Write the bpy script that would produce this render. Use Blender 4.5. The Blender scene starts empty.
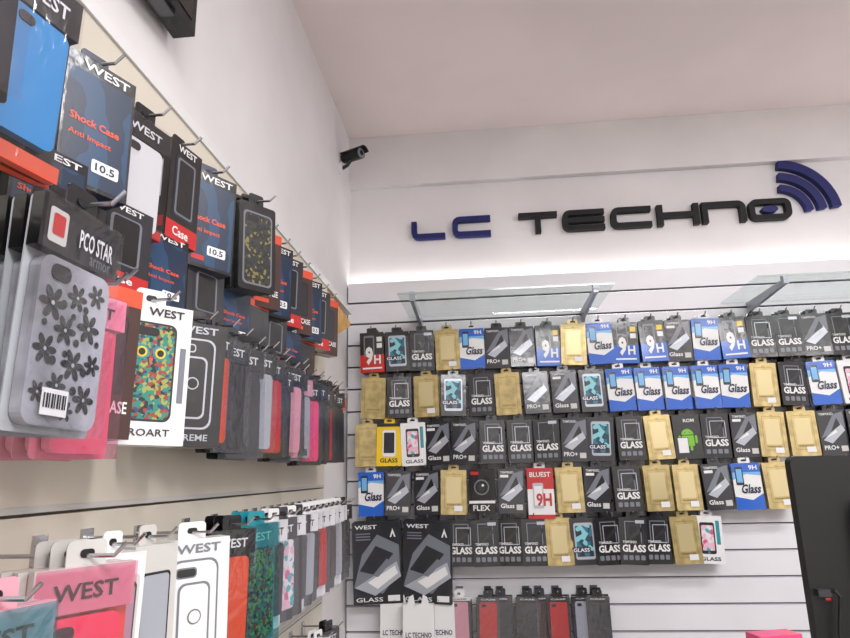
import bpy, math, random
from mathutils import Matrix, Vector
random.seed(7)
CZ=1.5                      # eye height
D=2.40; W=0.51              # back wall / left wall distance
CEIL=CZ+1.36
bpy.context.scene.view_settings.view_transform='Standard'
# ------------------------------------------------------------------ materials
def lin(c):
    return tuple(((v/255)/12.92 if v/255<=0.04045 else ((v/255+0.055)/1.055)**2.4) for v in c)+(1.0,)
MATS={}
def mat(name,c,rough=0.45,metal=0.0,coat=0.0,em=0.0,var=0.0,scale=8.0,bump=0.0):
    if name in MATS: return MATS[name]
    m=bpy.data.materials.new(name); m.use_nodes=True
    nt=m.node_tree; b=nt.nodes['Principled BSDF']
    b.inputs['Base Color'].default_value=lin(c); b.inputs['Roughness'].default_value=rough
    b.inputs['Metallic'].default_value=metal; b.inputs['Coat Weight'].default_value=coat
    b.inputs['Coat Roughness'].default_value=0.12
    if em: 
        b.inputs['Emission Color'].default_value=lin(c); b.inputs['Emission Strength'].default_value=em
    if var or bump:
        tc=nt.nodes.new('ShaderNodeTexCoord'); n=nt.nodes.new('ShaderNodeTexNoise')
        n.inputs['Scale'].default_value=scale; n.inputs['Detail'].default_value=4
        nt.links.new(tc.outputs['Object'],n.inputs['Vector'])
        if var:
            r=nt.nodes.new('ShaderNodeValToRGB')
            r.color_ramp.elements[0].position=0.35; r.color_ramp.elements[1].position=0.65
            r.color_ramp.elements[0].color=lin([max(0,v*(1-var)) for v in c])
            r.color_ramp.elements[1].color=lin([min(255,v*(1+var)) for v in c])
            nt.links.new(n.outputs['Fac'],r.inputs['Fac']); nt.links.new(r.outputs['Color'],b.inputs['Base Color'])
        if bump:
            bp=nt.nodes.new('ShaderNodeBump'); bp.inputs['Strength'].default_value=bump; bp.inputs['Distance'].default_value=0.002
            nt.links.new(n.outputs['Fac'],bp.inputs['Height']); nt.links.new(bp.outputs['Normal'],b.inputs['Normal'])
            if coat: nt.links.new(bp.outputs['Normal'],b.inputs['Coat Normal'])
    MATS[name]=m; return m
def pattern(name,cols,scale=60,kind='VORONOI',rough=0.35,coat=0.4,stretch=(1,1,1)):
    if name in MATS: return MATS[name]
    m=bpy.data.materials.new(name); m.use_nodes=True
    nt=m.node_tree; b=nt.nodes['Principled BSDF']; b.inputs['Roughness'].default_value=rough; b.inputs['Coat Weight'].default_value=coat
    tc=nt.nodes.new('ShaderNodeTexCoord'); mp=nt.nodes.new('ShaderNodeMapping'); mp.inputs['Scale'].default_value=stretch
    nt.links.new(tc.outputs['Object'],mp.inputs['Vector'])
    r=nt.nodes.new('ShaderNodeValToRGB'); r.color_ramp.interpolation='CONSTANT' if kind!='NOISE' else 'LINEAR'
    if kind=='VORONOI':
        t=nt.nodes.new('ShaderNodeTexVoronoi'); out='Distance'
    elif kind=='CELL':
        t=nt.nodes.new('ShaderNodeTexVoronoi'); out='Color'
    elif kind=='WAVE':
        t=nt.nodes.new('ShaderNodeTexWave'); t.inputs['Distortion'].default_value=6; out='Fac'
    else:
        t=nt.nodes.new('ShaderNodeTexNoise'); t.inputs['Detail'].default_value=5; out='Fac'
    t.inputs['Scale'].default_value=scale
    nt.links.new(mp.outputs['Vector'],t.inputs['Vector'])
    el=r.color_ramp.elements
    while len(el)<len(cols): el.new(0.5)
    for i,(p,c) in enumerate(cols):
        el[i].position=p; el[i].color=lin(c)
    nt.links.new(t.outputs[out],r.inputs['Fac']); nt.links.new(r.outputs['Color'],b.inputs['Base Color'])
    MATS[name]=m; return m
def clear(name,tint=(255,255,255),mixf=0.10,rough=0.1,crumple=0.2):
    """clear plastic: transparent body with a glossy, slightly crumpled surface"""
    if name in MATS: return MATS[name]
    m=bpy.data.materials.new(name); m.use_nodes=True; nt=m.node_tree
    b=nt.nodes['Principled BSDF']; nt.nodes.remove(b)
    g=nt.nodes.new('ShaderNodeBsdfGlossy'); g.inputs['Roughness'].default_value=rough
    o=nt.nodes['Material Output']; tr=nt.nodes.new('ShaderNodeBsdfTransparent'); tr.inputs['Color'].default_value=lin(tint)
    mx=nt.nodes.new('ShaderNodeMixShader'); mx.inputs[0].default_value=mixf
    if crumple:
        tc=nt.nodes.new('ShaderNodeTexCoord'); n=nt.nodes.new('ShaderNodeTexNoise'); n.inputs['Scale'].default_value=22; n.inputs['Distortion'].default_value=1.5
        bp=nt.nodes.new('ShaderNodeBump'); bp.inputs['Strength'].default_value=crumple; bp.inputs['Distance'].default_value=0.01
        nt.links.new(tc.outputs['Object'],n.inputs['Vector']); nt.links.new(n.outputs['Fac'],bp.inputs['Height']); nt.links.new(bp.outputs['Normal'],g.inputs['Normal'])
    nt.links.new(tr.outputs[0],mx.inputs[1]); nt.links.new(g.outputs[0],mx.inputs[2]); nt.links.new(mx.outputs[0],o.inputs['Surface'])
    MATS[name]=m; return m
wallM=mat('wall_paint',(229,226,226),0.7,var=0.02,scale=3,bump=0.08)
ceilM=mat('ceiling_paint',(234,221,220),0.8,var=0.02,scale=2)
slatM=mat('slat_melamine',(228,227,231),0.35,var=0.015,scale=4)
slatL=mat('slat_melamine_cream',(214,207,192),0.4,var=0.03,scale=4)
grooveM=mat('slat_groove',(52,50,52),0.6)
grooveL=mat('slat_groove_cream',(136,128,114),0.6)
metal=mat('hook_chrome',(190,190,195),0.25,1.0)
black=mat('card_black',(12,12,15),0.3,coat=0.6,scale=28,bump=0.6)
blackm=mat('plastic_black',(12,12,13),0.45)
dark=mat('card_charcoal',(34,36,42),0.3,coat=0.6,scale=24,bump=0.6)
white=mat('card_white',(230,230,230),0.4,coat=0.3)
offw=mat('card_offwhite',(200,198,194),0.4,coat=0.3)
grey=mat('card_grey',(116,120,130),0.35,coat=0.4)
lgrey=mat('card_silver',(180,185,194),0.3,metal=0.3)
gold=mat('card_gold',(192,172,118),0.33,metal=0.45,var=0.10,scale=30,coat=0.3)
goldd=mat('card_gold_dark',(150,130,80),0.4,metal=0.45)
goldl=mat('card_gold_light',(212,196,148),0.32,metal=0.4,coat=0.3)
blue=mat('card_blue',(14,92,196),0.4,coat=0.5)
dblue=mat('card_navy',(12,22,62),0.35,coat=0.5)
sky=mat('card_sky',(110,176,226),0.4,coat=0.5)
red=mat('card_red',(190,28,26),0.4,coat=0.5)
orange=mat('card_orange',(218,80,46),0.4,coat=0.5)
yellow=mat('card_yellow',(236,198,24),0.4,coat=0.5)
green=mat('card_green',(120,190,40),0.45)
teal=mat('card_teal',(30,140,152),0.4,coat=0.5)
pink=mat('card_pink',(226,60,120),0.4,coat=0.5)
lpink=mat('card_rose',(214,150,164),0.4,coat=0.5)
cyan=mat('case_cyan',(24,136,202),0.35,coat=0.5)
signB=mat('sign_black',(12,12,16),0.7)
signN=mat('sign_navy',(16,22,96),0.6)
wood=mat('bracket_wood',(216,168,90),0.5,var=0.08,scale=25)
brown=mat('card_brown',(66,40,34),0.4,coat=0.5)
clearc=mat('case_frosted',(164,168,174),0.25,coat=0.5)
tealprint=pattern('print_teal',[(0,(14,34,48)),(0.3,(30,110,130)),(0.5,(130,200,210)),(0.72,(20,60,80))],70,'CELL')
frost=mat('case_lace_ground',(142,142,150),0.3,coat=0.5,var=0.25,scale=14)
owl=pattern('print_owl',[(0,(24,40,44)),(0.25,(36,130,116)),(0.45,(150,160,80)),(0.62,(150,60,50)),(0.8,(40,70,110))],260,'CELL')
camo=pattern('print_camo',[(0,(28,28,26)),(0.4,(50,50,40)),(0.6,(126,118,60)),(0.68,(36,40,44))],200,'CELL')
zigzag=pattern('print_floral',[(0,(226,180,196)),(0.4,(70,170,175)),(0.6,(225,220,222)),(0.8,(205,90,140))],90,'CELL')
bluestripe=pattern('print_bluestripe',[(0,(12,38,66)),(0.5,(22,62,98))],60,'WAVE',stretch=(0.2,0.2,0.2))
bagM=clear('clear_bag',(245,245,248),0.10,0.12)
bagP=clear('clear_bag_pink',(250,180,204),0.14,0.15)
bagT=clear('clear_bag_teal',(150,220,222),0.14,0.15)
glassM=clear('shelf_glass',(244,248,247),0.06,0.02,0)
glassE=mat('shelf_glass_edge',(170,185,182),0.1)
# ------------------------------------------------------------------ mesh builder
_tc={}
def textgeo(s,bold=0.0):
    k=(s,bold)
    if k in _tc: return _tc[k]
    cu=bpy.data.curves.new('t','FONT'); cu.body=s; cu.resolution_u=2; cu.offset=bold
    ob=bpy.data.objects.new('t',cu); bpy.context.scene.collection.objects.link(ob)
    dg=bpy.context.evaluated_depsgraph_get(); me=bpy.data.meshes.new_from_object(ob.evaluated_get(dg))
    vs=[(v.co.x,v.co.y) for v in me.vertices]; fs=[tuple(p.vertices) for p in me.polygons]
    bpy.data.objects.remove(ob); bpy.data.curves.remove(cu); bpy.data.meshes.remove(me)
    x0=min(v[0] for v in vs);x1=max(v[0] for v in vs);y0=min(v[1] for v in vs);y1=max(v[1] for v in vs)
    vs=[((x-x0)/(x1-x0),(y-y0)/(y1-y0)) for x,y in vs]
    _tc[k]=(vs,fs); return _tc[k]
def rrect(cx,cz,w,h,r,n=4):
    pts=[]
    for sx,sz,a0 in ((1,1,0),(-1,1,90),(-1,-1,180),(1,-1,270)):
        for i in range(n+1):
            a=math.radians(a0+90*i/n)
            pts.append((cx+sx*(w/2-r)+r*math.cos(a),cz+sz*(h/2-r)+r*math.sin(a)))
    return pts
class MB:
    def __init__(s): s.v=[];s.f=[];s.mi=[];s.ms=[];s.M=Matrix.Identity(4);s.yf=0;s.w=1;s.h=1
    def m(s,mt):
        if mt not in s.ms: s.ms.append(mt)
        return s.ms.index(mt)
    def add(s,vs,fs,mt):
        o=len(s.v); k=s.m(mt)
        for p in vs:
            q=s.M@Vector(p); s.v.append((q.x,q.y,q.z))
        for f in fs: s.f.append(tuple(i+o for i in f)); s.mi.append(k)
    def box(s,x0,x1,y0,y1,z0,z1,mt):
        vs=[(x0,y0,z0),(x1,y0,z0),(x1,y1,z0),(x0,y1,z0),(x0,y0,z1),(x1,y0,z1),(x1,y1,z1),(x0,y1,z1)]
        s.add(vs,[(0,3,2,1),(4,5,6,7),(0,1,5,4),(1,2,6,5),(2,3,7,6),(3,0,4,7)],mt)
    def prism(s,pts,y0,y1,mt,side=None):   # polygon in xz, extruded along y (y0 front)
        n=len(pts)
        vs=[(x,y0,z) for x,z in pts]+[(x,y1,z) for x,z in pts]
        s.add(vs,[tuple(range(n)),tuple(range(2*n-1,n-1,-1))],mt)
        s.add(vs,[(i,i+n,(i+1)%n+n,(i+1)%n) for i in range(n)],side or mt)
    def tube(s,path,r,mt,n=6):
        P=[Vector(p) for p in path]; vs=[];fs=[]
        for i,p in enumerate(P):
            t=(P[min(i+1,len(P)-1)]-P[max(i-1,0)]).normalized()
            a=t.cross(Vector((0,0,1)) if abs(t.z)<0.9 else Vector((1,0,0))).normalized(); b=t.cross(a)
            rr=r[i] if isinstance(r,(list,tuple)) else r
            for k in range(n):
                an=2*math.pi*k/n; q=p+rr*(math.cos(an)*a+math.sin(an)*b); vs.append(tuple(q))
        for i in range(len(P)-1):
            for k in range(n): fs.append((i*n+k,i*n+(k+1)%n,(i+1)*n+(k+1)%n,(i+1)*n+k))
        fs.append(tuple(range(n-1,-1,-1))); fs.append(tuple(range((len(P)-1)*n,len(P)*n)))
        s.add(vs,fs,mt)
    # decals in pack units: u in -.5..+.5, v 0(top)..1(bottom)
    def poly(s,pts,mt,l=1):
        y=s.yf-0.0005*l
        s.add([(u*s.w,y,-v*s.h) for u,v in pts],[tuple(range(len(pts)))],mt)
    def rect(s,u0,v0,u1,v1,mt,l=1): s.poly([(u0,v1),(u1,v1),(u1,v0),(u0,v0)],mt,l)
    def ring(s,u0,v0,u1,v1,tk,mt,l=1):
        tv=tk*s.w/s.h
        s.rect(u0,v0,u1,v0+tv,mt,l);s.rect(u0,v1-tv,u1,v1,mt,l);s.rect(u0,v0,u0+tk,v1,mt,l);s.rect(u1-tk,v0,u1,v1,mt,l)
    def rr(s,u0,v0,u1,v1,mt,l=1,r=0.08):
        pts=rrect((u0+u1)/2*s.w,-(v0+v1)/2*s.h,(u1-u0)*s.w,(v1-v0)*s.h,r*s.w)
        s.poly([(x/s.w,-z/s.h) for x,z in pts],mt,l)
    def disc(s,u,v,r,mt,l=1):
        s.poly([(u+r*math.cos(a*math.pi/6),v+r*s.w/s.h*math.sin(a*math.pi/6)) for a in range(12)],mt,l)
    def flower(s,u,v,r,mt,c2,l=1,n=6):
        k=s.w/s.h
        for i in range(n):
            a=2*math.pi*i/n; cu,cv=u+.6*r*math.cos(a),v+.6*r*k*math.sin(a)
            pts=[]
            for j in range(10):
                b=2*math.pi*j/10; x=.44*r*math.cos(b); z=.24*r*math.sin(b)
                pts.append((cu+x*math.cos(a)-z*math.sin(a),cv+k*(x*math.sin(a)+z*math.cos(a))))
            s.poly(pts,mt,l)
        s.disc(u,v,.26*r,mt,l+.3); s.disc(u,v,.13*r,c2,l+.6)
    def text(s,t,u0,v0,u1,v1,mt,l=2,bold=0.02,shear=0):
        vs,fs=textgeo(t,bold); y=s.yf-0.0005*l
        s.add([((u0+(a+shear*b)*(u1-u0))*s.w,y,-(v1+(v0-v1)*b)*s.h) for a,b in vs],fs,mt)
    def mesh(s,name):
        me=bpy.data.meshes.new(name); me.from_pydata(s.v,[],s.f)
        for mt in s.ms: me.materials.append(mt)
        me.polygons.foreach_set('material_index',s.mi); me.update(); return me
    def obj(s,name,loc=(0,0,0),parent=None):
        o=bpy.data.objects.new(name,s.mesh(name)); o.location=loc
        bpy.context.scene.collection.objects.link(o)
        if parent: o.parent=parent
        return o
def empty(name,loc):
    e=bpy.data.objects.new(name,None); e.location=loc; e.empty_display_size=0.05
    bpy.context.scene.collection.objects.link(e); return e
def inst(me,name,loc,rot=(0,0,0),parent=None):
    o=bpy.data.objects.new(name,me); o.location=loc; o.rotation_euler=rot
    bpy.context.scene.collection.objects.link(o)
    if parent: o.parent=parent
    return o
# ------------------------------------------------------------------ room shell
XR=3.0; YB=-2.4
def shell(name,b,mt):
    m=MB(); m.box(*b,mt); return m.obj(name)
floorM=mat('floor_tile',(170,164,158),0.3,var=0.05,scale=5)
shell('floor',(-W-.1,XR+.1,YB-.1,D+.1,-.1,0),floorM)
shell('ceiling',(-W-.1,XR+.1,YB-.1,D+.1,CEIL,CEIL+.1),ceilM)
shell('wall_left',(-W-.1,-W,YB-.1,D+.1,0,CEIL),wallM)
shell('wall_right',(XR,XR+.1,YB-.1,D+.1,0,CEIL),wallM)
shell('wall_back',(-W,XR,D,D+.1,0,CEIL),wallM)
shell('wall_front',(-W,XR,YB-.1,YB,0,CEIL),wallM)
shell('trim_1',(-W,XR,D-.03,D,CZ+1.14,CEIL),wallM)      # bulkhead under the ceiling
shell('baseboard_back',(-W,XR,D-.015,D,0,.08),white)
shell('baseboard_left',(-W,-W+.015,YB,D,0,.08),white)
# ------------------------------------------------------------------ slat walls
SP=0.083; STOP=CZ+0.722; YS=D-.06
m=MB(); m.box(-W+.005,2.6,YS+.012,D-.02,STOP-SP*24,STOP-.004,grooveM)
z=STOP; i=0
while i<24:
    m.box(-W+.005,2.6,YS,YS+.012,z-SP+.008,z,slatM)
    m.box(-W+.005,2.6,YS+.010,YS+.0125,z-.0,z+.0035,metal)
    z-=SP; i+=1
m.obj('slatwall_panel')
m=MB(); m.box(-W+.01,2.58,YS+.02,D-.012,STOP-.002,STOP+.004,mat('led_strip',(255,252,250),em=6.0)); m.obj('led_strip_light')
XL=-W+.045; LT=CZ+0.563; YE=1.84; SL=0.10
m=MB(); m.box(-W+.001,XL-.012,-1.2,YE,LT-SL*14,LT,grooveL)
z=LT+.004
for i in range(14):
    m.box(XL-.012,XL,-1.2,YE,z-SL+.010,z,slatL)
    m.box(XL-.004,XL+.0015,-1.2,YE,z-SL+.0035,z-SL+.010,offw)
    z-=SL
m.box(-W+.001,XL+.004,-1.2,2.2,LT,LT+.02,white)
m.box(-W+.001,XL,YE,YE+.012,LT-SL*14,LT,white)
m.obj('slotted_display_panel')
m=MB()
n=[(1.855,-.005),(2.19,-.03),(2.19,-.045),(1.87,-.16),(1.855,-.16)]
vs=[(-W+.001,y,LT+z) for y,z in n]+[(XL,y,LT+z) for y,z in n]
m.add(vs,[(4,3,2,1,0),(5,6,7,8,9)]+[(i,(i+1)%5,(i+1)%5+5,i+5) for i in range(5)],wood)
m.obj('wooden_shelf_bracket')
# ------------------------------------------------------------------ sign
def stroke(mb,pts,t,y0,y1,mt,closed=False):
    n=len(pts); P=[Vector((p[0],p[1])) for p in pts]; L=[];R=[]
    for i in range(n):
        a=P[(i-1)%n] if (i>0 or closed) else None; c=P[(i+1)%n] if (i<n-1 or closed) else None
        d1=(P[i]-a).normalized() if a is not None else None; d2=(c-P[i]).normalized() if c is not None else None
        if d1 is None: d1=d2
        if d2 is None: d2=d1
        tt=(d1+d2).normalized(); nn=Vector((-tt.y,tt.x)); k=t/2/max(0.5,nn.dot(Vector((-d1.y,d1.x))))
        L.append(P[i]+nn*k); R.append(P[i]-nn*k)
    vs=[];fs=[]
    for i in range(n):
        vs+=[(L[i].x,y0,L[i].y),(R[i].x,y0,R[i].y),(R[i].x,y1,R[i].y),(L[i].x,y1,L[i].y)]
    m_=n if closed else n-1
    for i in range(m_):
        a=4*i;b=4*((i+1)%n)
        for k in range(4): fs.append((a+k,a+(k+1)%4,b+(k+1)%4,b+k))
    if not closed: fs+= [(0,3,2,1),(4*n-4,4*n-3,4*n-2,4*n-1)]
    mb.add(vs,fs,mt)
def arc(cx,cz,rx,rz,a0,a1,n=6):
    return [(cx+rx*math.cos(math.radians(a0+(a1-a0)*i/n)),cz+rz*math.sin(math.radians(a0+(a1-a0)*i/n))) for i in range(n+1)]
sign=empty('wall_sign_lettering',(0,D-.02,CZ))
B=.915;T=.978;Mz=(B+T)/2; tk=.021; ya,yb=-.006,.0195; q=.018
def let(name,strokes,mt):
    mb=MB()
    for st in strokes: stroke(mb,st,tk,ya,yb,mt)
    mb.obj(name,(0,0,0),sign)
def corner(cx,cz,a0,a1): return arc(cx,cz,q,q,a0,a1,4)
x0,x1=-.248,-.125
let('letter_l',[[(x0,T)]+corner(x0+q,B+q,180,270)+[(x1,B)]],signN)
x0,x1=-.085,.055
let('letter_c',[[(x1,T)]+corner(x0+q,T-q,90,180)+corner(x0+q,B+q,180,270)+[(x1,B)]],signN)
x0,x1=.165,.315
let('letter_t',[[(x0,T),(x1,T)],[((x0+x1)/2,T-tk/2),((x0+x1)/2,B-tk/2)]],signB)
x0,x1=.345,.495
let('letter_e',[[(x1,T)]+corner(x0+q,T-q,90,180)+corner(x0+q,B+q,180,270)+[(x1,B)],[(x0+tk/2,Mz),(x1,Mz)]],signB)
x0,x1=.530,.672
let('letter_c',[[(x1,T)]+corner(x0+q,T-q,90,180)+corner(x0+q,B+q,180,270)+[(x1,B)]],signB)
x0,x1=.705,.840
let('letter_h',[[(x0,T+tk/2),(x0,B-tk/2)],[(x1,T+tk/2),(x1,B-tk/2)],[(x0+tk/2,Mz),(x1-tk/2,Mz)]],signB)
x0,x1=.872,1.012
let('letter_n',[[(x0,B-tk/2),(x0,T),]+[(x0+.01,T)]+corner(x1-q,T-q,90,0)+[(x1,B-tk/2)]],signB)
x0,x1=1.045,1.178
mb=MB(); o=corner(x1-q,T-q,90,0)+corner(x1-q,B+q,0,-90)+corner(x0+q,B+q,270,180)+corner(x0+q,T-q,180,90)
stroke(mb,o,tk,ya,yb,signB,True)
mb.prism([(1.11+.03*math.cos(a*math.pi/8),Mz+.014*math.sin(a*math.pi/8)) for a in range(16)],ya,yb,signN)
mb.obj('letter_o',(0,0,0),sign)
for k,(r,wd) in enumerate(((.105,.026),(.152,.030),(.203,.034))):
    mb=MB(); stroke(mb,arc(1.150,.925,r,r,5,86,14),wd,ya,yb,signN); mb.obj('signal_arc_%d'%(k+1),(0,0,0),sign)
# ------------------------------------------------------------------ glass shelves
def shelf(xa,xb,brs):
    e=empty('glass_shelf',(xa,YS,CZ+.575))
    mb=MB(); mb.box(0,xb-xa,-.33,-.002,0,.006,glassM); mb.box(0,xb-xa,-.3315,-.330,0,.006,glassE); mb.obj('glass_pane',(0,0,0),e)
    for k,bx in enumerate(brs):
        mb=MB(); x=bx-xa
        pts=[(0,.0),(-.27,.0),(-.30,-.004),(-.30,-.014),(-.27,-.018),(-.02,-.034),(0,-.045)]
        vs=[(x-.006,y,z) for y,z in pts]+[(x+.006,y,z) for y,z in pts]; n=len(pts)
        mb.add(vs,[tuple(range(n-1,-1,-1)),tuple(range(n,2*n))]+[(i,(i+1)%n,(i+1)%n+n,i+n) for i in range(n)],lgrey)
        mb.box(x-.008,x+.008,-.305,-.285,-.016,.016,lgrey)
        mb.obj('shelf_bracket_%d'%(k+1),(0,0,0),e)
shelf(-.27,.43,(-.225,.375))
shelf(.87,1.75,(.965,1.6))
# ------------------------------------------------------------------ screen protector designs
PW,PH,PT=.088,.148,.009
def base(mt,w=PW,h=PH,t=PT,tab=None):
    mb=MB(); mb.w=w; mb.h=h; mb.yf=-t/2
    mb.prism(rrect(0,-h/2,w,h,.003,2),-t/2,t/2,mt)
    mb.prism(rrect(0,.008,w*.42,.020,.005,3),-.0008,.0008,tab or mt)
    mb.prism(rrect(0,.009,w*.2,.006,.0028,3),-.0016,.0012,blackm)
    return mb
def d_glass(v=0):
    mb=base(black)
    mb.ring(-.30,.08,.30,.62,.035,grey); mb.ring(-.20,.16,.38,.55,.03,dark if v else lgrey,2)
    mb.poly([(-.15,.45),(.32,.18),(.32,.3),(-.15,.5)],dark,1)
    mb.text('TEMPERED',-.40,.50,.10,.55,white,3,.01)
    mb.rect(-.44,.565,.44,.75,black,2)
    mb.text('GLASS',-.42,.58,.42,.735,white,3,.035)
    for i in range(4): mb.rr(-.40+.21*i,.80,-.25+.21*i,.90,grey,2,.03)
    if v: mb.rect(.1,.06,.42,.13,lgrey,3)
    return mb.mesh('pack_tempered_glass')
def d_silver(v=0):
    mb=base(dark)
    mb.poly([(-.46,.62),(.10,.10),(.46,.04),(.46,.40)],grey,1)
    mb.poly([(-.40,.66),(.30,.30),(.44,.46),(-.10,.74)],lgrey,2)
    mb.poly([(-.1,.5),(.2,.18),(.3,.34)],black,3); mb.poly([(-.30,.62),(.1,.44),(.14,.50)],white,3)
    mb.text('Glass' if v else 'PRO+',-.42,.78,.10,.88,white,3,.02)
    mb.rect(.18,.80,.42,.92,offw,2); mb.text('TEMPERED',-.42,.06,.1,.11,white,3,.01)
    if v: mb.rect(-.42,.14,-.1,.20,white,2)
    return mb.mesh('pack_silver')
def d_gold(v=0):
    mb=base(gold)
    mb.ring(-.36,.10,.36,.86,.015,goldd); mb.rr(-.28,.16,.28,.74,goldl if v else gold,2,.06)
    mb.ring(-.05,.07,.05,.09,.01,goldd,2)
    mb.text('PREMIUM',-.26,.76,.26,.80,goldd,3,.01)
    if v: mb.rect(.02,.80,.34,.92,white,3)
    return mb.mesh('pack_gold')
def d_bluewhite(v=0):
    mb=base(white)
    mb.rect(-.5,0,.5,.20,blue); mb.poly([(-.5,.20),(.5,.20),(.5,.28),(0,.24),(-.5,.36)],sky,1)
    mb.poly([(-.5,1),(.5,1),(.5,.66),(.1,.80),(-.5,.72)],blue,1)
    mb.rr(-.40,.08,-.12,.48,dark,2,.04); mb.rect(-.36,.13,-.16,.42,sky,3)
    mb.text('Glass',-.28,.46,.40,.66,dblue,3,.03,.1)
    mb.text('9H',.1,.05,.4,.15,white,3,.03)
    return mb.mesh('pack_blue_white')
def d_9h(c):
    mb=base(black)
    mb.rect(-.5,.56,.5,1,c); mb.rr(-.34,.08,.10,.60,grey,2,.06); mb.rr(-.29,.13,.05,.56,black,3,.04)
    mb.text('9',-.28,.36,.04,.82,white,5,.05); mb.text('H',.08,.58,.36,.80,white,5,.03)
    mb.rect(-.4,.88,.4,.92,white,3); mb.rect(.2,.12,.42,.24,yellow if c is blue else white,2); mb.rect(.2,.28,.42,.4,white,2)
    return mb.mesh('pack_nine_h')
def d_teal():
    mb=base(dark)
    mb.rr(-.36,.10,.36,.88,lgrey,1,.08); mb.rr(-.31,.16,.31,.82,tealprint,2,.03)
    mb.rect(-.48,.62,.2,.74,dblue,3); mb.text('GLASS',-.44,.64,.16,.72,white,4,.02)
    return mb.mesh('pack_phone_print')
def d_yellow():
    mb=base(yellow); mb.rr(-.26,.16,.26,.78,white,1,.07); mb.rr(-.21,.22,.21,.70,dark,2,.03)
    mb.text('GLASS',-.35,.82,.35,.92,black,2); mb.rect(-.5,0,.5,.08,dark); return mb.mesh('pack_yellow')
def d_white():
    mb=base(white); mb.rr(-.30,.14,.22,.80,dark,1,.07); mb.rr(-.25,.20,.17,.73,zigzag,2,.03); mb.disc(-.04,.77,.04,grey,3)
    mb.rect(.27,.1,.4,.6,teal,1); mb.text('GLASS',-.35,.86,.35,.94,dblue,2); return mb.mesh('pack_white')
def d_android():
    mb=base(black)
    mb.poly([(-.22+.0,.46)]+[(.22*math.cos(math.radians(a)),.46-.13*math.sin(math.radians(a))) for a in range(180,-1,-20)],green,1)
    mb.rr(-.22,.48,.22,.72,green,1,.04); mb.rr(-.34,.48,-.26,.66,green,1,.03); mb.rr(.26,.48,.34,.66,green,1,.03)
    mb.rr(-.14,.70,-.05,.82,green,1,.03); mb.rr(.05,.70,.14,.82,green,1,.03)
    mb.disc(-.09,.41,.02,black,2); mb.disc(.09,.41,.02,black,2)
    mb.rect(-.40,.52,.0,.88,white,3); mb.ring(-.40,.52,.0,.88,.02,dark,4); mb.text('ROM',-.1,.1,.3,.18,white,2)
    return mb.mesh('pack_green_robot')
def d_redwhite():
    mb=base(white,h=PH*1.12); mb.rect(-.5,0,.5,.42,red); mb.text('BLUEST',-.4,.08,.4,.18,white,2); mb.rr(-.3,.30,.1,.80,lgrey,2,.05)
    mb.rr(-.25,.36,.05,.74,white,3,.03); mb.text('9H',-.18,.50,.40,.76,red,4,.03); mb.rect(-.5,.92,.5,1,red); return mb.mesh('pack_red_white')
def d_lens():
    mb=base(black); mb.disc(0,.40,.30,grey,1); mb.disc(0,.40,.25,black,2); mb.disc(0,.40,.14,dark,3); mb.disc(.05,.36,.05,white,4)
    mb.rect(-.5,.70,.5,.76,white); mb.text('FLEX',-.35,.80,.3,.92,white,2); mb.rect(-.42,.05,-.1,.12,red,2); return mb.mesh('pack_lens')
def d_big():
    w,h=.168,.262; mb=base(dark,w,h,.014)
    mb.poly([(-.48,.80),(-.30,.40),(.02,.16),(.46,.30),(.46,.62),(.1,.88)],grey,1)
    mb.poly([(-.36,.60),(-.02,.30),(.34,.40),(.0,.66)],dark,2)
    mb.poly([(-.46,.80),(.40,.50),(.48,.68),(-.05,.90)],lgrey,2); mb.poly([(-.2,.74),(.36,.55),(.42,.64),(0,.82)],white,3)
    mb.poly([(-.10,.66),(.2,.46),(.30,.50),(.02,.68)],grey,3)
    mb.poly([(.28,.20),(.34,.09),(.40,.20),(.37,.20),(.34,.15),(.31,.20)],white,2)
    mb.text('GLASS',-.44,.92,.10,.97,white,4,.01); mb.text('WEST',-.44,.04,.02,.09,white,2,.02); mb.rect(.2,.90,.44,.97,white,4)
    for i in range(3): mb.rect(-.42,.14+.035*i,-.12,.155+.035*i,grey,2)
    return mb.mesh('pack_large_silver')
DS={'g':d_glass(0),'h':d_glass(1),'s':d_silver(0),'k':d_silver(1),'o':d_gold(0),'O':d_gold(1),'w':d_bluewhite(),'9':d_9h(blue),'r':d_9h(red),
 't':d_teal(),'y':d_yellow(),'W':d_white(),'a':d_android(),'R':d_redwhite(),'c':d_lens(),'B':d_big()}
hk=MB(); hk.tube([(0,0,0),(0,-.085,0),(0,-.095,.008)],.0022,metal); hk.box(-.012,.012,-.004,0,-.014,.012,metal)
hookme=hk.mesh('peg_hook')
YP=-.062   # front pack offset from the slat face
def row(H,spec,xs):
    e=empty('screen_protector_pack_row',(0,YS,CZ+H))
    for k,(c,x) in enumerate(zip(spec,xs)):
        jx=random.uniform(-.003,.003)
        inst(hookme,'hook_%d'%(k+1),(x+jx,0,.006),(0,0,0),e)
        ry=random.uniform(-.04,.04); rx=random.uniform(-.09,.0)
        inst(DS[c],'pack_%d'%(k+1),(x+jx,YP+random.uniform(-.008,.004),-.006),(rx,ry,random.uniform(-.12,.12)),e)
        for b in range(2):
            inst(DS[c],'pack_%d_behind_%d'%(k+1,b+1),(x+jx+random.uniform(-.003,.003),YP+.02+.018*b,-.006),(rx*.6,ry+random.uniform(-.03,.03),0),e)
def lsp(a,b,n): return [a+(b-a)*i/(n-1) for i in range(n)]
row(.515,'rthOwss9Ow99kw9ghsh',lsp(-.400,1.232,19))
row(.349,'ogOtgosktwwwwwOgwW',lsp(-.398,1.240,18))
row(.183,'oyW'+'ksgghstgOagkOOss',lsp(-.420,-.258,3)+lsp(-.168,1.240,16))
row(.017,'wskOckROkgOOkwO',lsp(-.405,.945,15))
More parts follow.
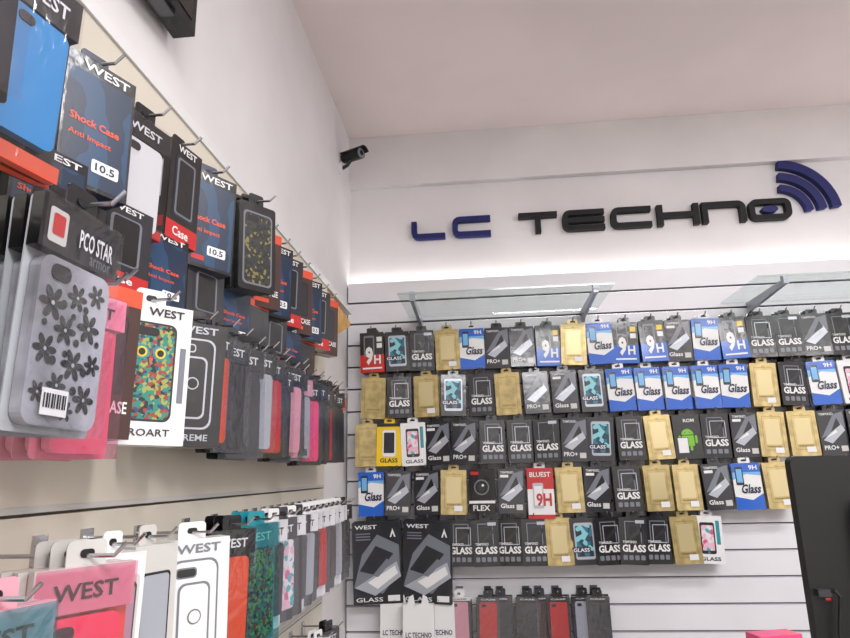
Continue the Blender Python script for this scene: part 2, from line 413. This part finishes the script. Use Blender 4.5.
row(-.149,'BBghghOtghgOW',[-.388,-.212]+lsp(-.100,.712,11))
# ------------------------------------------------------------------ left wall packages
def place(name,fn,Y,c,H,rot,n=1,gap=.014,tip=.035,**kw):
    """fn draws the front pack in local frame; hangs from a hook sticking out of the left slat wall"""
    mb=MB(); R=Matrix.Rotation(math.radians(90-rot),4,'Z')
    for k in range(n):
        mb.M=Matrix.Translation((-gap*k,0,0))@R@Matrix.Rotation(random.uniform(-.03,.03),4,'Y')
        fn(mb,k==0,**kw)
    mb.M=Matrix.Identity(4)
    L=XL+c
    mb.tube([(L,0,.008),(tip-.010,0,.008),(tip,0,.018)],.002,metal)
    mb.box(L,L+.004,-.010,.010,-.012,.018,metal)
    return mb.obj(name,(-c,Y,CZ+H))
def tab(mb,w,mt):
    mb.prism(rrect(0,.008,w,.026,.005,3),-.0008,.0008,mt)
    mb.prism(rrect(0,.010,w*.35,.007,.003,3),-.0018,.0012,blackm)
def case(mb,cx,top,w,h,t,y,mt,lens=black,rim=None):
    mb.prism(rrect(cx,top-h/2,w,h,w*.14,5),y-t,y,mt,rim or mt)
    mb.prism(rrect(cx-w*.24,top-h*.09,w*.26,w*.16,w*.07,4),y-t-.0012,y-t,lens)
def boxpack(mb,front,w=.085,h=.155,t=.022,body=dblue,style='west',txt='WEST'):
    mb.w=w;mb.h=h;mb.yf=-t/2
    mb.box(-w/2,w/2,-t/2,t/2,-h,0,body)
    tab(mb,w*.4,body)
    # printed narrow side facing the shopper
    if body in (black,dark,dblue):
        mb.box(-w/2-.0006,-w/2,-t*.36,t*.36,-h*.90,-h*.80,red if style!='outline' else grey)
        mb.box(-w/2-.0006,-w/2,-t*.15,t*.15,-h*.60,-h*.12,white if style!='west' else bluestripe)
    else:
        mb.box(-w/2-.0006,-w/2,-t*.2,t*.2,-h*.70,-h*.2,grey)
        mb.box(-w/2-.0006,-w/2,-t*.3,t*.3,-h*.92,-h*.84,dark)
    if not front: return
    if style=='west':
        mb.rect(-.5,.0,.5,1,black,.5); mb.rect(-.46,.12,.46,.97,bluestripe,1); mb.text(txt,-.28,.03,.40,.10,white,2,.02)
        mb.text('Shock Case',-.40,.47,.30,.53,orange,2,.03); mb.text('Anti Impact',-.40,.60,.20,.655,orange,2,.02)
        mb.rr(-.05,.76,.34,.86,white,2,.03); mb.text('10.5',0,.78,.28,.84,dblue,3)
        mb.rect(-.36,.88,-.1,.93,red,2)
    elif style=='owl':
        mb.text(txt,-.1,.03,.38,.09,dark,2,.02); mb.rr(-.34,.14,.30,.84,dark,1,.1); mb.rr(-.31,.155,.27,.825,owl,2,.09)
        mb.rr(-.26,.18,.06,.24,black,3,.05)
        for u in (-.15,.09): mb.disc(u,.36,.10,teal,3); mb.disc(u,.36,.07,yellow,4); mb.disc(u,.36,.045,black,5)
        mb.poly([(-.06,.40),(.0,.40),(-.03,.46)],orange,5)
        mb.text('PROART',-.3,.89,.3,.94,dark,2,.01); mb.rect(.36,.3,.44,.7,grey,1)
    elif style=='outline':
        c1=lgrey if body in(black,dark) else grey
        mb.text(txt,-.28,.03,.36,.09,c1,2,.02)
        mb.rr(-.36,.13,.34,.86,c1,1,.14); mb.rr(-.33,.145,.31,.845,body,2,.13); mb.rr(-.28,.18,.02,.25,c1,3,.05); mb.rr(-.26,.19,0,.24,black,4,.04)
        mb.rr(-.24,.28,.22,.78,c1,3,.1); mb.rr(-.21,.295,.19,.765,body,4,.09)
        mb.disc(.0,.5,.1,c1,5); mb.disc(0,.5,.08,body,6)
        mb.text('EXTREME',-.36,.90,.3,.95,c1,3,.01)
    elif style=='label':
        mb.rect(-.5,0,.5,.12,orange); mb.rr(-.34,.2,.30,.72,black,1,.08); mb.rr(-.30,.22,.26,.70,dark,2,.07); mb.text('NEO CASE',-.4,.76,.4,.84,white,2); mb.rect(-.4,.88,.1,.93,orange,2)
    elif style=='window':
        mb.rr(-.40,.12,.40,.90,offw,1,.08); mb.rr(-.34,.16,.34,.80,dark,2,.08); mb.rr(-.30,.175,.30,.785,lgrey,3,.07); mb.text(txt,-.3,.82,.3,.88,dark,3)
    elif style=='redblack':
        mb.rect(-.5,.82,.5,1,red); mb.rr(-.34,.14,.34,.76,dark,1,.08); mb.rr(-.29,.16,.29,.74,grey,2,.07); mb.rr(-.24,.18,.24,.72,black,3,.05); mb.text(txt,-.3,.03,.3,.10,white,2)
        mb.text('Case',-.3,.86,.2,.95,white,2)
def blister(mb,front,w=.09,h=.16,casem=cyan,head=black,bag=bagM,foot=None,hh=.2,txt='WEST',label=False,edge=None,fr=None,logo=False,tcol=None):
    mb.w=w;mb.h=h;mb.yf=-.005
    mb.prism(rrect(0,-h/2,w,h,.004,2),.005,.0062,fr or offw)        # backing card
    tab(mb,w*.4,head)
    mb.box(-w/2,w/2,-.005,.0045,-h*hh,0,head)
    cw=w*(.86 if logo else .76); ch=min(h*(1-hh)*.94,cw*2.0)
    case(mb,0,-h*hh-.003,cw,ch,.009,.004,casem,rim=edge)
    if foot: mb.box(-w/2,w/2,-.004,.0045,-h,-h+h*.08,foot)
    if front:
        mb.text(txt,-.05 if logo else -.32,hh*.35,.40 if logo else .32,hh*.72,tcol or (white if head not in(white,offw) else dark),2,.02)
        if logo:
            mb.rr(-.42,hh*.2,-.2,hh*.85,offw,1,.03); mb.rr(-.38,hh*.3,-.24,hh*.7,red,2,.02); mb.text('armor',.1,hh*.78,.38,hh*.95,grey,2,0)
            # black lace flowers printed on the smoky case
            for u,v,r in ((-.26,.46,.15),(.02,.40,.12),(.26,.36,.11),(-.08,.56,.13),(.20,.52,.14),(-.28,.66,.13),(.06,.70,.14),(.30,.68,.10),(-.10,.80,.11),(.24,.84,.13),(-.30,.84,.09),(.04,.90,.09)):
                mb.flower(u,v,r,black,lgrey,1,6)
            for u,v,r in ((-.13,.45,.04),(.14,.44,.035),(.07,.60,.035),(-.18,.70,.04),(.20,.72,.04),(.0,.49,.03),(-.32,.55,.03),(.33,.58,.03),(.1,.81,.04),(-.05,.66,.03)):
                mb.disc(u,v,r,black,1.2)
        if label:
            mb.yf=-.0075; mb.rect(-.28,.82,.02,.93,white,1)
            for i in range(9): mb.rect(-.26+.03*i,.84,-.26+.03*i+.015*(1+i%2*.4),.90,black,2)
        mb.add([(-w/2,-.0085,-h),(w/2,-.0085,-h),(w/2,-.0085,0),(-w/2,-.0085,0)],[(0,1,2,3)],bag)
def sleeve(mb,front,w=.075,h=.16,pm=camo):
    mb.w=w;mb.h=h;mb.yf=-.006
    mb.prism(rrect(0,-h/2,w,h,.005,3),-.006,.006,black); tab(mb,w*.4,black)
    if front:
        mb.rr(-.40,.10,.40,.94,grey,1,.1); mb.rr(-.36,.12,.36,.92,pm,2,.1); mb.rr(-.3,.15,0,.22,black,3,.05)
# row A (upper)
A=.475
place('phone_case_blister_pack',blister,.365,.36,.455,6,3,casem=dark,head=black,w=.085,h=.17,hh=.18,fr=black)
place('phone_case_blister_pack',blister,.468,.388,.455,12,2,casem=cyan,head=black,foot=orange,w=.080,h=.192,hh=.22,fr=black)
place('phone_case_box',boxpack,.610,.43,A-.016,20,1,w=.088,h=.152,t=.034)
place('phone_case_blister_pack',blister,.722,.43,A-.014,14,3,casem=white,head=black,foot=red,w=.088,h=.155,fr=black)
place('phone_case_box',boxpack,.825,.435,A,10,1,w=.070,h=.15,t=.034,body=black,style='redblack')
place('phone_case_box',boxpack,.918,.43,A,30,1,w=.088,h=.16,t=.034)
place('phone_case_sleeve',sleeve,1.030,.39,A-.003,30,4,w=.080,h=.158)
for k,(y,b,s) in enumerate(((1.17,brown,'label'),(1.25,black,'west'),(1.33,dark,'redblack'),(1.41,brown,'label'),(1.50,black,'west'),(1.59,dark,'redblack'),(1.68,brown,'label'))):
    place('phone_case_box',boxpack,y,.43,A,28,1,w=.078,h=.155,t=.034,body=b,style=s)
# extra boxes hanging one slat lower behind the upper row
for y,b,s in ((.56,dark,'west'),(.70,dark,'redblack'),(.80,dark,'west'),(.93,dark,'redblack'),(1.05,black,'west'),(1.15,dark,'label'),(1.27,black,'redblack'),(1.38,dark,'west'),(1.5,brown,'label')):
    place('phone_case_box',boxpack,y,.442,A-.145,15,1,w=.085,h=.105,t=.034,body=b,style=s,tip=.01)
# row B (middle)
Bh=.215
place('phone_case_blister_pack',blister,.325,.33,Bh-.02,4,4,casem=dark,head=black,w=.085,h=.165,fr=black)
place('phone_case_blister_pack',blister,.436,.305,Bh-.014,4,3,casem=frost,head=black,w=.086,h=.168,label=True,txt='PCO STAR',logo=True,fr=clearc,hh=.24)
place('phone_case_blister_pack',blister,.54,.36,Bh-.045,14,4,casem=lpink,head=white,bag=bagP,w=.080,h=.150,fr=lpink)
place('phone_case_box',boxpack,.615,.395,Bh-.015,22,1,w=.07,h=.158,t=.035,body=brown,style='label')
place('phone_case_box',boxpack,.693,.385,Bh-.017,38,1,w=.088,h=.160,t=.036,body=white,style='owl')
place('phone_case_box',boxpack,.825,.395,Bh-.008,46,1,w=.085,h=.166,t=.03,body=black,style='outline')
cols=[(orange,black),(black,dark),(dark,black),(black,black),(clearc,black),(red,black),(black,black),(black,dark),(lpink,black),(black,black),(clearc,lpink),(pink,black),(clearc,black),(black,dark),(dark,black),(red,black),(black,black),(black,black),(dark,orange)]
for k,(a,b) in enumerate(cols):
    place('phone_case_blister_pack',blister,.905+.043*k,.395-.005*(k%3),Bh-.005*(k%4),8+(k*7)%16,2,w=.085,h=.168+.004*(k%3),casem=a,head=b,foot=b if k%2 else None,fr=a if k%3 else black,edge=a)
# row C (lower)
Ch=-.075
place('phone_case_blister_pack',blister,.445,.345,Ch-.010,22,3,casem=zigzag,head=lpink,bag=bagT,w=.088,h=.18,fr=teal,edge=teal,tcol=dark)
place('phone_case_blister_pack',blister,.550,.345,Ch+.006,30,3,casem=pink,head=offw,bag=bagP,w=.086,h=.18,fr=orange,hh=.2,edge=red)
place('phone_case_box',boxpack,.655,.385,Ch+.005,18,1,w=.06,h=.18,t=.035,body=white,style='window')
place('phone_case_box',boxpack,.735,.39,Ch+.005,20,1,w=.06,h=.18,t=.035,body=offw,style='window')
place('phone_case_box',boxpack,.85,.39,Ch+.0,42,1,w=.092,h=.185,t=.03,body=white,style='outline')
place('phone_case_blister_pack',blister,.985,.39,Ch+.0,30,3,casem=orange,head=black,w=.085,h=.18,fr=dark,edge=red)
place('phone_case_blister_pack',blister,1.09,.39,Ch+.0,30,3,casem=owl,head=teal,bag=bagT,w=.09,h=.185,fr=teal,edge=teal)
cols=[(black,white),(zigzag,dark),(dark,white),(black,black),(clearc,white),(dark,white),(red,white),(black,white),(brown,white),(clearc,white),(black,white),(dark,black)]
for k,(a,b) in enumerate(cols):
    place('phone_case_blister_pack',blister,1.18+.051*k,.39,Ch-.0,16+(k*5)%12,2,w=.08,h=.185,casem=a,head=b,fr=dark if k%3 else white)
# further row D just under, mostly out of frame
for k in range(12):
    a,b=cols[(k*3)%10]
    place('phone_case_blister_pack',blister,.55+.1*k,.40,-.36,20,2,w=.08,h=.18,casem=a,head=b,fr=dark)
# ------------------------------------------------------------------ lower row of phone cases on back wall
e=empty('phone_case_pack_row',(0,YS,CZ-.392))
def cpack(c,head,w=.082,h=.165,cam=True,rim=None):
    mb=MB(); blister(mb,True,w=w,h=h,casem=c,head=head,fr=dark if c not in(white,offw) else white,hh=.07,txt='CASE',edge=rim)
    return mb.mesh('case_pack')
specs=[(-.113,lpink,white),(-.018,red,dark),(.022,dark,dark),(.110,dark,black),(.150,brown,dark),(.208,red,black),(.290,lgrey,black),(.335,dark,black)]
for k,(x,a,b) in enumerate(specs):
    inst(hookme,'hook_%d'%(k+1),(x,0,.006),(0,0,0),e)
    inst(cpack(a,b,w=.075),'pack_%d'%(k+1),(x,YP-.012*(k%2),-.006),(0,random.uniform(-.04,.04),random.uniform(-.1,.1)),e)
    inst(cpack(a,b,w=.075),'pack_%d_behind'%(k+1),(x+.004,YP+.03,-.006),(0,0,0),e)
def carrier(x,yo,w=.10,h=.20):
    mb=MB(); mb.w=w; mb.h=h; mb.yf=-.012
    mb.prism([(-w/2,0),(-w*.36,0),(-w*.30,.022),(-w*.16,.03),(-w*.10,0),(w*.1,0),(w*.16,.03),(w*.30,.022),(w*.36,0),(w/2,0),(w*.53,-h),(-w*.53,-h)],-.012,-.010,white)
    mb.prism([(-w/2,0),(w/2,0),(w*.53,-h),(-w*.53,-h)],.010,.012,white)
    mb.box(-w/2,w/2,-.011,.011,-h,-h+.002,white); mb.box(-w*.51,-w*.5,-.011,.011,-h,0,offw); mb.box(w*.5,w*.51,-.011,.011,-h,0,offw)
    mb.text('LC TECHNO',-.42,.42,.42,.50,dblue,2,.02); mb.rect(-.3,.6,.3,.7,offw,1)
    mb.tube([(0,.06+yo,.008),(0,-.03,.008)],.002,metal)
    mb.obj('paper_carrier_bag',(x,YS-.06-yo,CZ-.412))
for k,(x,yo) in enumerate(((-.325,0),(-.245,.035),(-.180,.0))): carrier(x,yo)
# ------------------------------------------------------------------ CCTV bullet camera
e=empty('security_camera',(-W,2.20,CZ+1.140))
mb=MB(); mb.tube([(0,0,0),(.012,0,0)],.024,white,16); o=mb.obj('base',(0,0,0),e)
mb=MB(); mb.tube([(.01,0,0),(.03,0,.012),(.045,0,.035)],.007,blackm,8); mb.obj('arm',(0,0,0),e)
bd=Vector((.84,-.48,-.04)).normalized(); c0=Vector((.048,0,.050))
mb=MB(); mb.tube([c0-bd*.045,c0-bd*.04,c0+bd*.035,c0+bd*.045],[.017,.021,.022,.022],blackm,18); mb.obj('body',(0,0,0),e)
mb=MB(); mb.tube([c0+bd*.045,c0+bd*.047],[.020,.017],grey,18); mb.tube([c0+bd*.047,c0+bd*.049],[.010,.008],signB,14); mb.obj('lens',(0,0,0),e)
mb=MB(); s_=bd.cross(Vector((0,0,1))).normalized(); u_=s_.cross(bd)
vs=[];fs=[]
for i,tt in enumerate((-.05,.062)):
    for k in range(9):
        a=math.radians(20+140*k/8)
        for r in (.024,.026): vs.append(tuple(c0+bd*tt+s_*(r*math.cos(a))+u_*(r*math.sin(a))))
for k in range(8):
    a=2*k; fs+=[(a,a+2,a+20,a+18),(a+1,a+19,a+21,a+3),(a,a+1,a+3,a+2),(a+18,a+20,a+21,a+19)]
mb.add(vs,fs,blackm); mb.obj('sun_shield',(0,0,0),e)
# ------------------------------------------------------------------ wall TV (upper left)
e=empty('wall_mounted_television',(-W,.90,CZ+.728))
mb=MB(); 
mb.box(.012,.050,-1.0,0,0,.56,blackm); mb.box(0,.012,-.7,-.3,.12,.42,metal); mb.box(.02,.044,-.30,-.06,-.006,0,dark); mb.obj('housing',(0,0,0),e)
mb=MB(); mb.box(.050,.0515,-.985,-.015,.02,.545,mat('tv_screen',(6,6,8),0.08)); mb.obj('screen',(0,0,0),e)
# ------------------------------------------------------------------ counter, monitor, cable
cnt=empty('sales_counter',(.40,1.0,0))
mb=MB(); mb.box(0,1.35,0,.55,0,.99,white); mb.box(.02,1.33,-.004,0,.1,.95,offw); mb.obj('body',(0,0,0),cnt)
mb=MB(); mb.box(-.02,1.37,-.03,.57,.99,1.02,dark); mb.obj('top',(0,0,0),cnt)
mon=empty('desktop_monitor',(.565,1.30,1.021))
mb=MB(); mb.prism(rrect(.27,.31,.54,.37,.012,4),-.012,.012,blackm)
mb.prism(rrect(.29,.30,.40,.24,.03,5),-.034,-.010,blackm)
for i in range(9): mb.box(.14,.44,-.0350,-.0338,.36-.008*i,.363-.008*i,signB)
mb.obj('screen_back',(0,0,0),mon)
mb=MB(); mb.box(.24,.30,-.045,-.02,.01,.24,blackm); mb.box(.15,.39,-.12,.08,0,.014,blackm); mb.obj('stand',(0,0,0),mon)
mb=MB(); mb.tube([(.02,-.012,.258),(.035,-.028,.262),(.042,-.03,.252),(.032,-.03,.20),(.022,-.04,.10),(.03,-.06,.02),(.05,-.07,.006)],.004,blackm,8)
mb.box(.008,.03,-.026,-.010,.252,.264,dark)
mb.tube([(.018,-.028,.248),(.024,-.032,.249)],.0025,red,8); mb.obj('cable',(0,0,0),mon)
def carton(x,y,rz,h,c):
    mb=MB(); mb.M=Matrix.Rotation(rz,4,'Z'); mb.box(-.04,.04,-.02,.02,0,h,c); mb.w=.08; mb.h=h; mb.M=Matrix.Rotation(rz,4,'Z')@Matrix.Translation((0,0,h)); mb.yf=-.02
    mb.rr(-.3,.1,.3,.8,white,1); mb.text('CASE',-.3,.84,.3,.94,white,2); mb.obj('phone_accessory_carton',(x,y,1.021))
carton(.485,1.27,.25,.195,pink)
# ------------------------------------------------------------------ lights
def fill_panel(x,y,sx,sy,p,col=(1,.95,.92)):  # unseen ceiling panel with area light, added to brighten the room
    e=empty('added_fill_panel',(x,y,CEIL))
    mb=MB(); mb.box(-sx/2-.02,sx/2+.02,-sy/2-.02,sy/2+.02,-.02,0,white); mb.obj('frame',(0,0,0),e)
    mb=MB(); mb.box(-sx/2,sx/2,-sy/2,sy/2,-.024,-.02,mat('fill_panel_glow',(255,246,238),em=2.0)); mb.obj('diffuser',(0,0,0),e)
    l=bpy.data.lights.new('fill_lamp','AREA'); l.shape='RECTANGLE'; l.size=sx; l.size_y=sy; l.energy=p; l.color=col
    o=bpy.data.objects.new('fill_lamp',l); o.location=(0,0,-.03); bpy.context.scene.collection.objects.link(o); o.parent=e
fill_panel(1.5,.75,1.2,.3,30,(.98,.98,1))
fill_panel(.7,-.6,1.2,.6,49,(.98,.98,1))
fill_panel(2.2,-1.2,1.2,.6,28,(1,.98,.98))
w=bpy.data.worlds.new('world'); bpy.context.scene.world=w; w.use_nodes=True
w.node_tree.nodes['Background'].inputs[0].default_value=(.8,.8,.85,1); w.node_tree.nodes['Background'].inputs[1].default_value=.3
# ------------------------------------------------------------------ camera
p,y,r=[math.radians(v) for v in (13.62,-5.12,-1.37)]
F=Vector((math.sin(y)*math.cos(p),math.cos(y)*math.cos(p),math.sin(p)))
R0=Vector((math.cos(y),-math.sin(y),0)); U0=R0.cross(F)
R1=math.cos(r)*R0+math.sin(r)*U0; U1=math.cos(r)*U0-math.sin(r)*R0
cam=bpy.data.cameras.new('camera'); co=bpy.data.objects.new('camera',cam); bpy.context.scene.collection.objects.link(co)
cam.sensor_fit='HORIZONTAL'; cam.sensor_width=36; cam.lens=640/850*36; cam.clip_start=.02
M=Matrix((( R1.x,U1.x,-F.x,0),(R1.y,U1.y,-F.y,0),(R1.z,U1.z,-F.z,CZ),(0,0,0,1)))
co.matrix_world=M
bpy.context.scene.camera=co
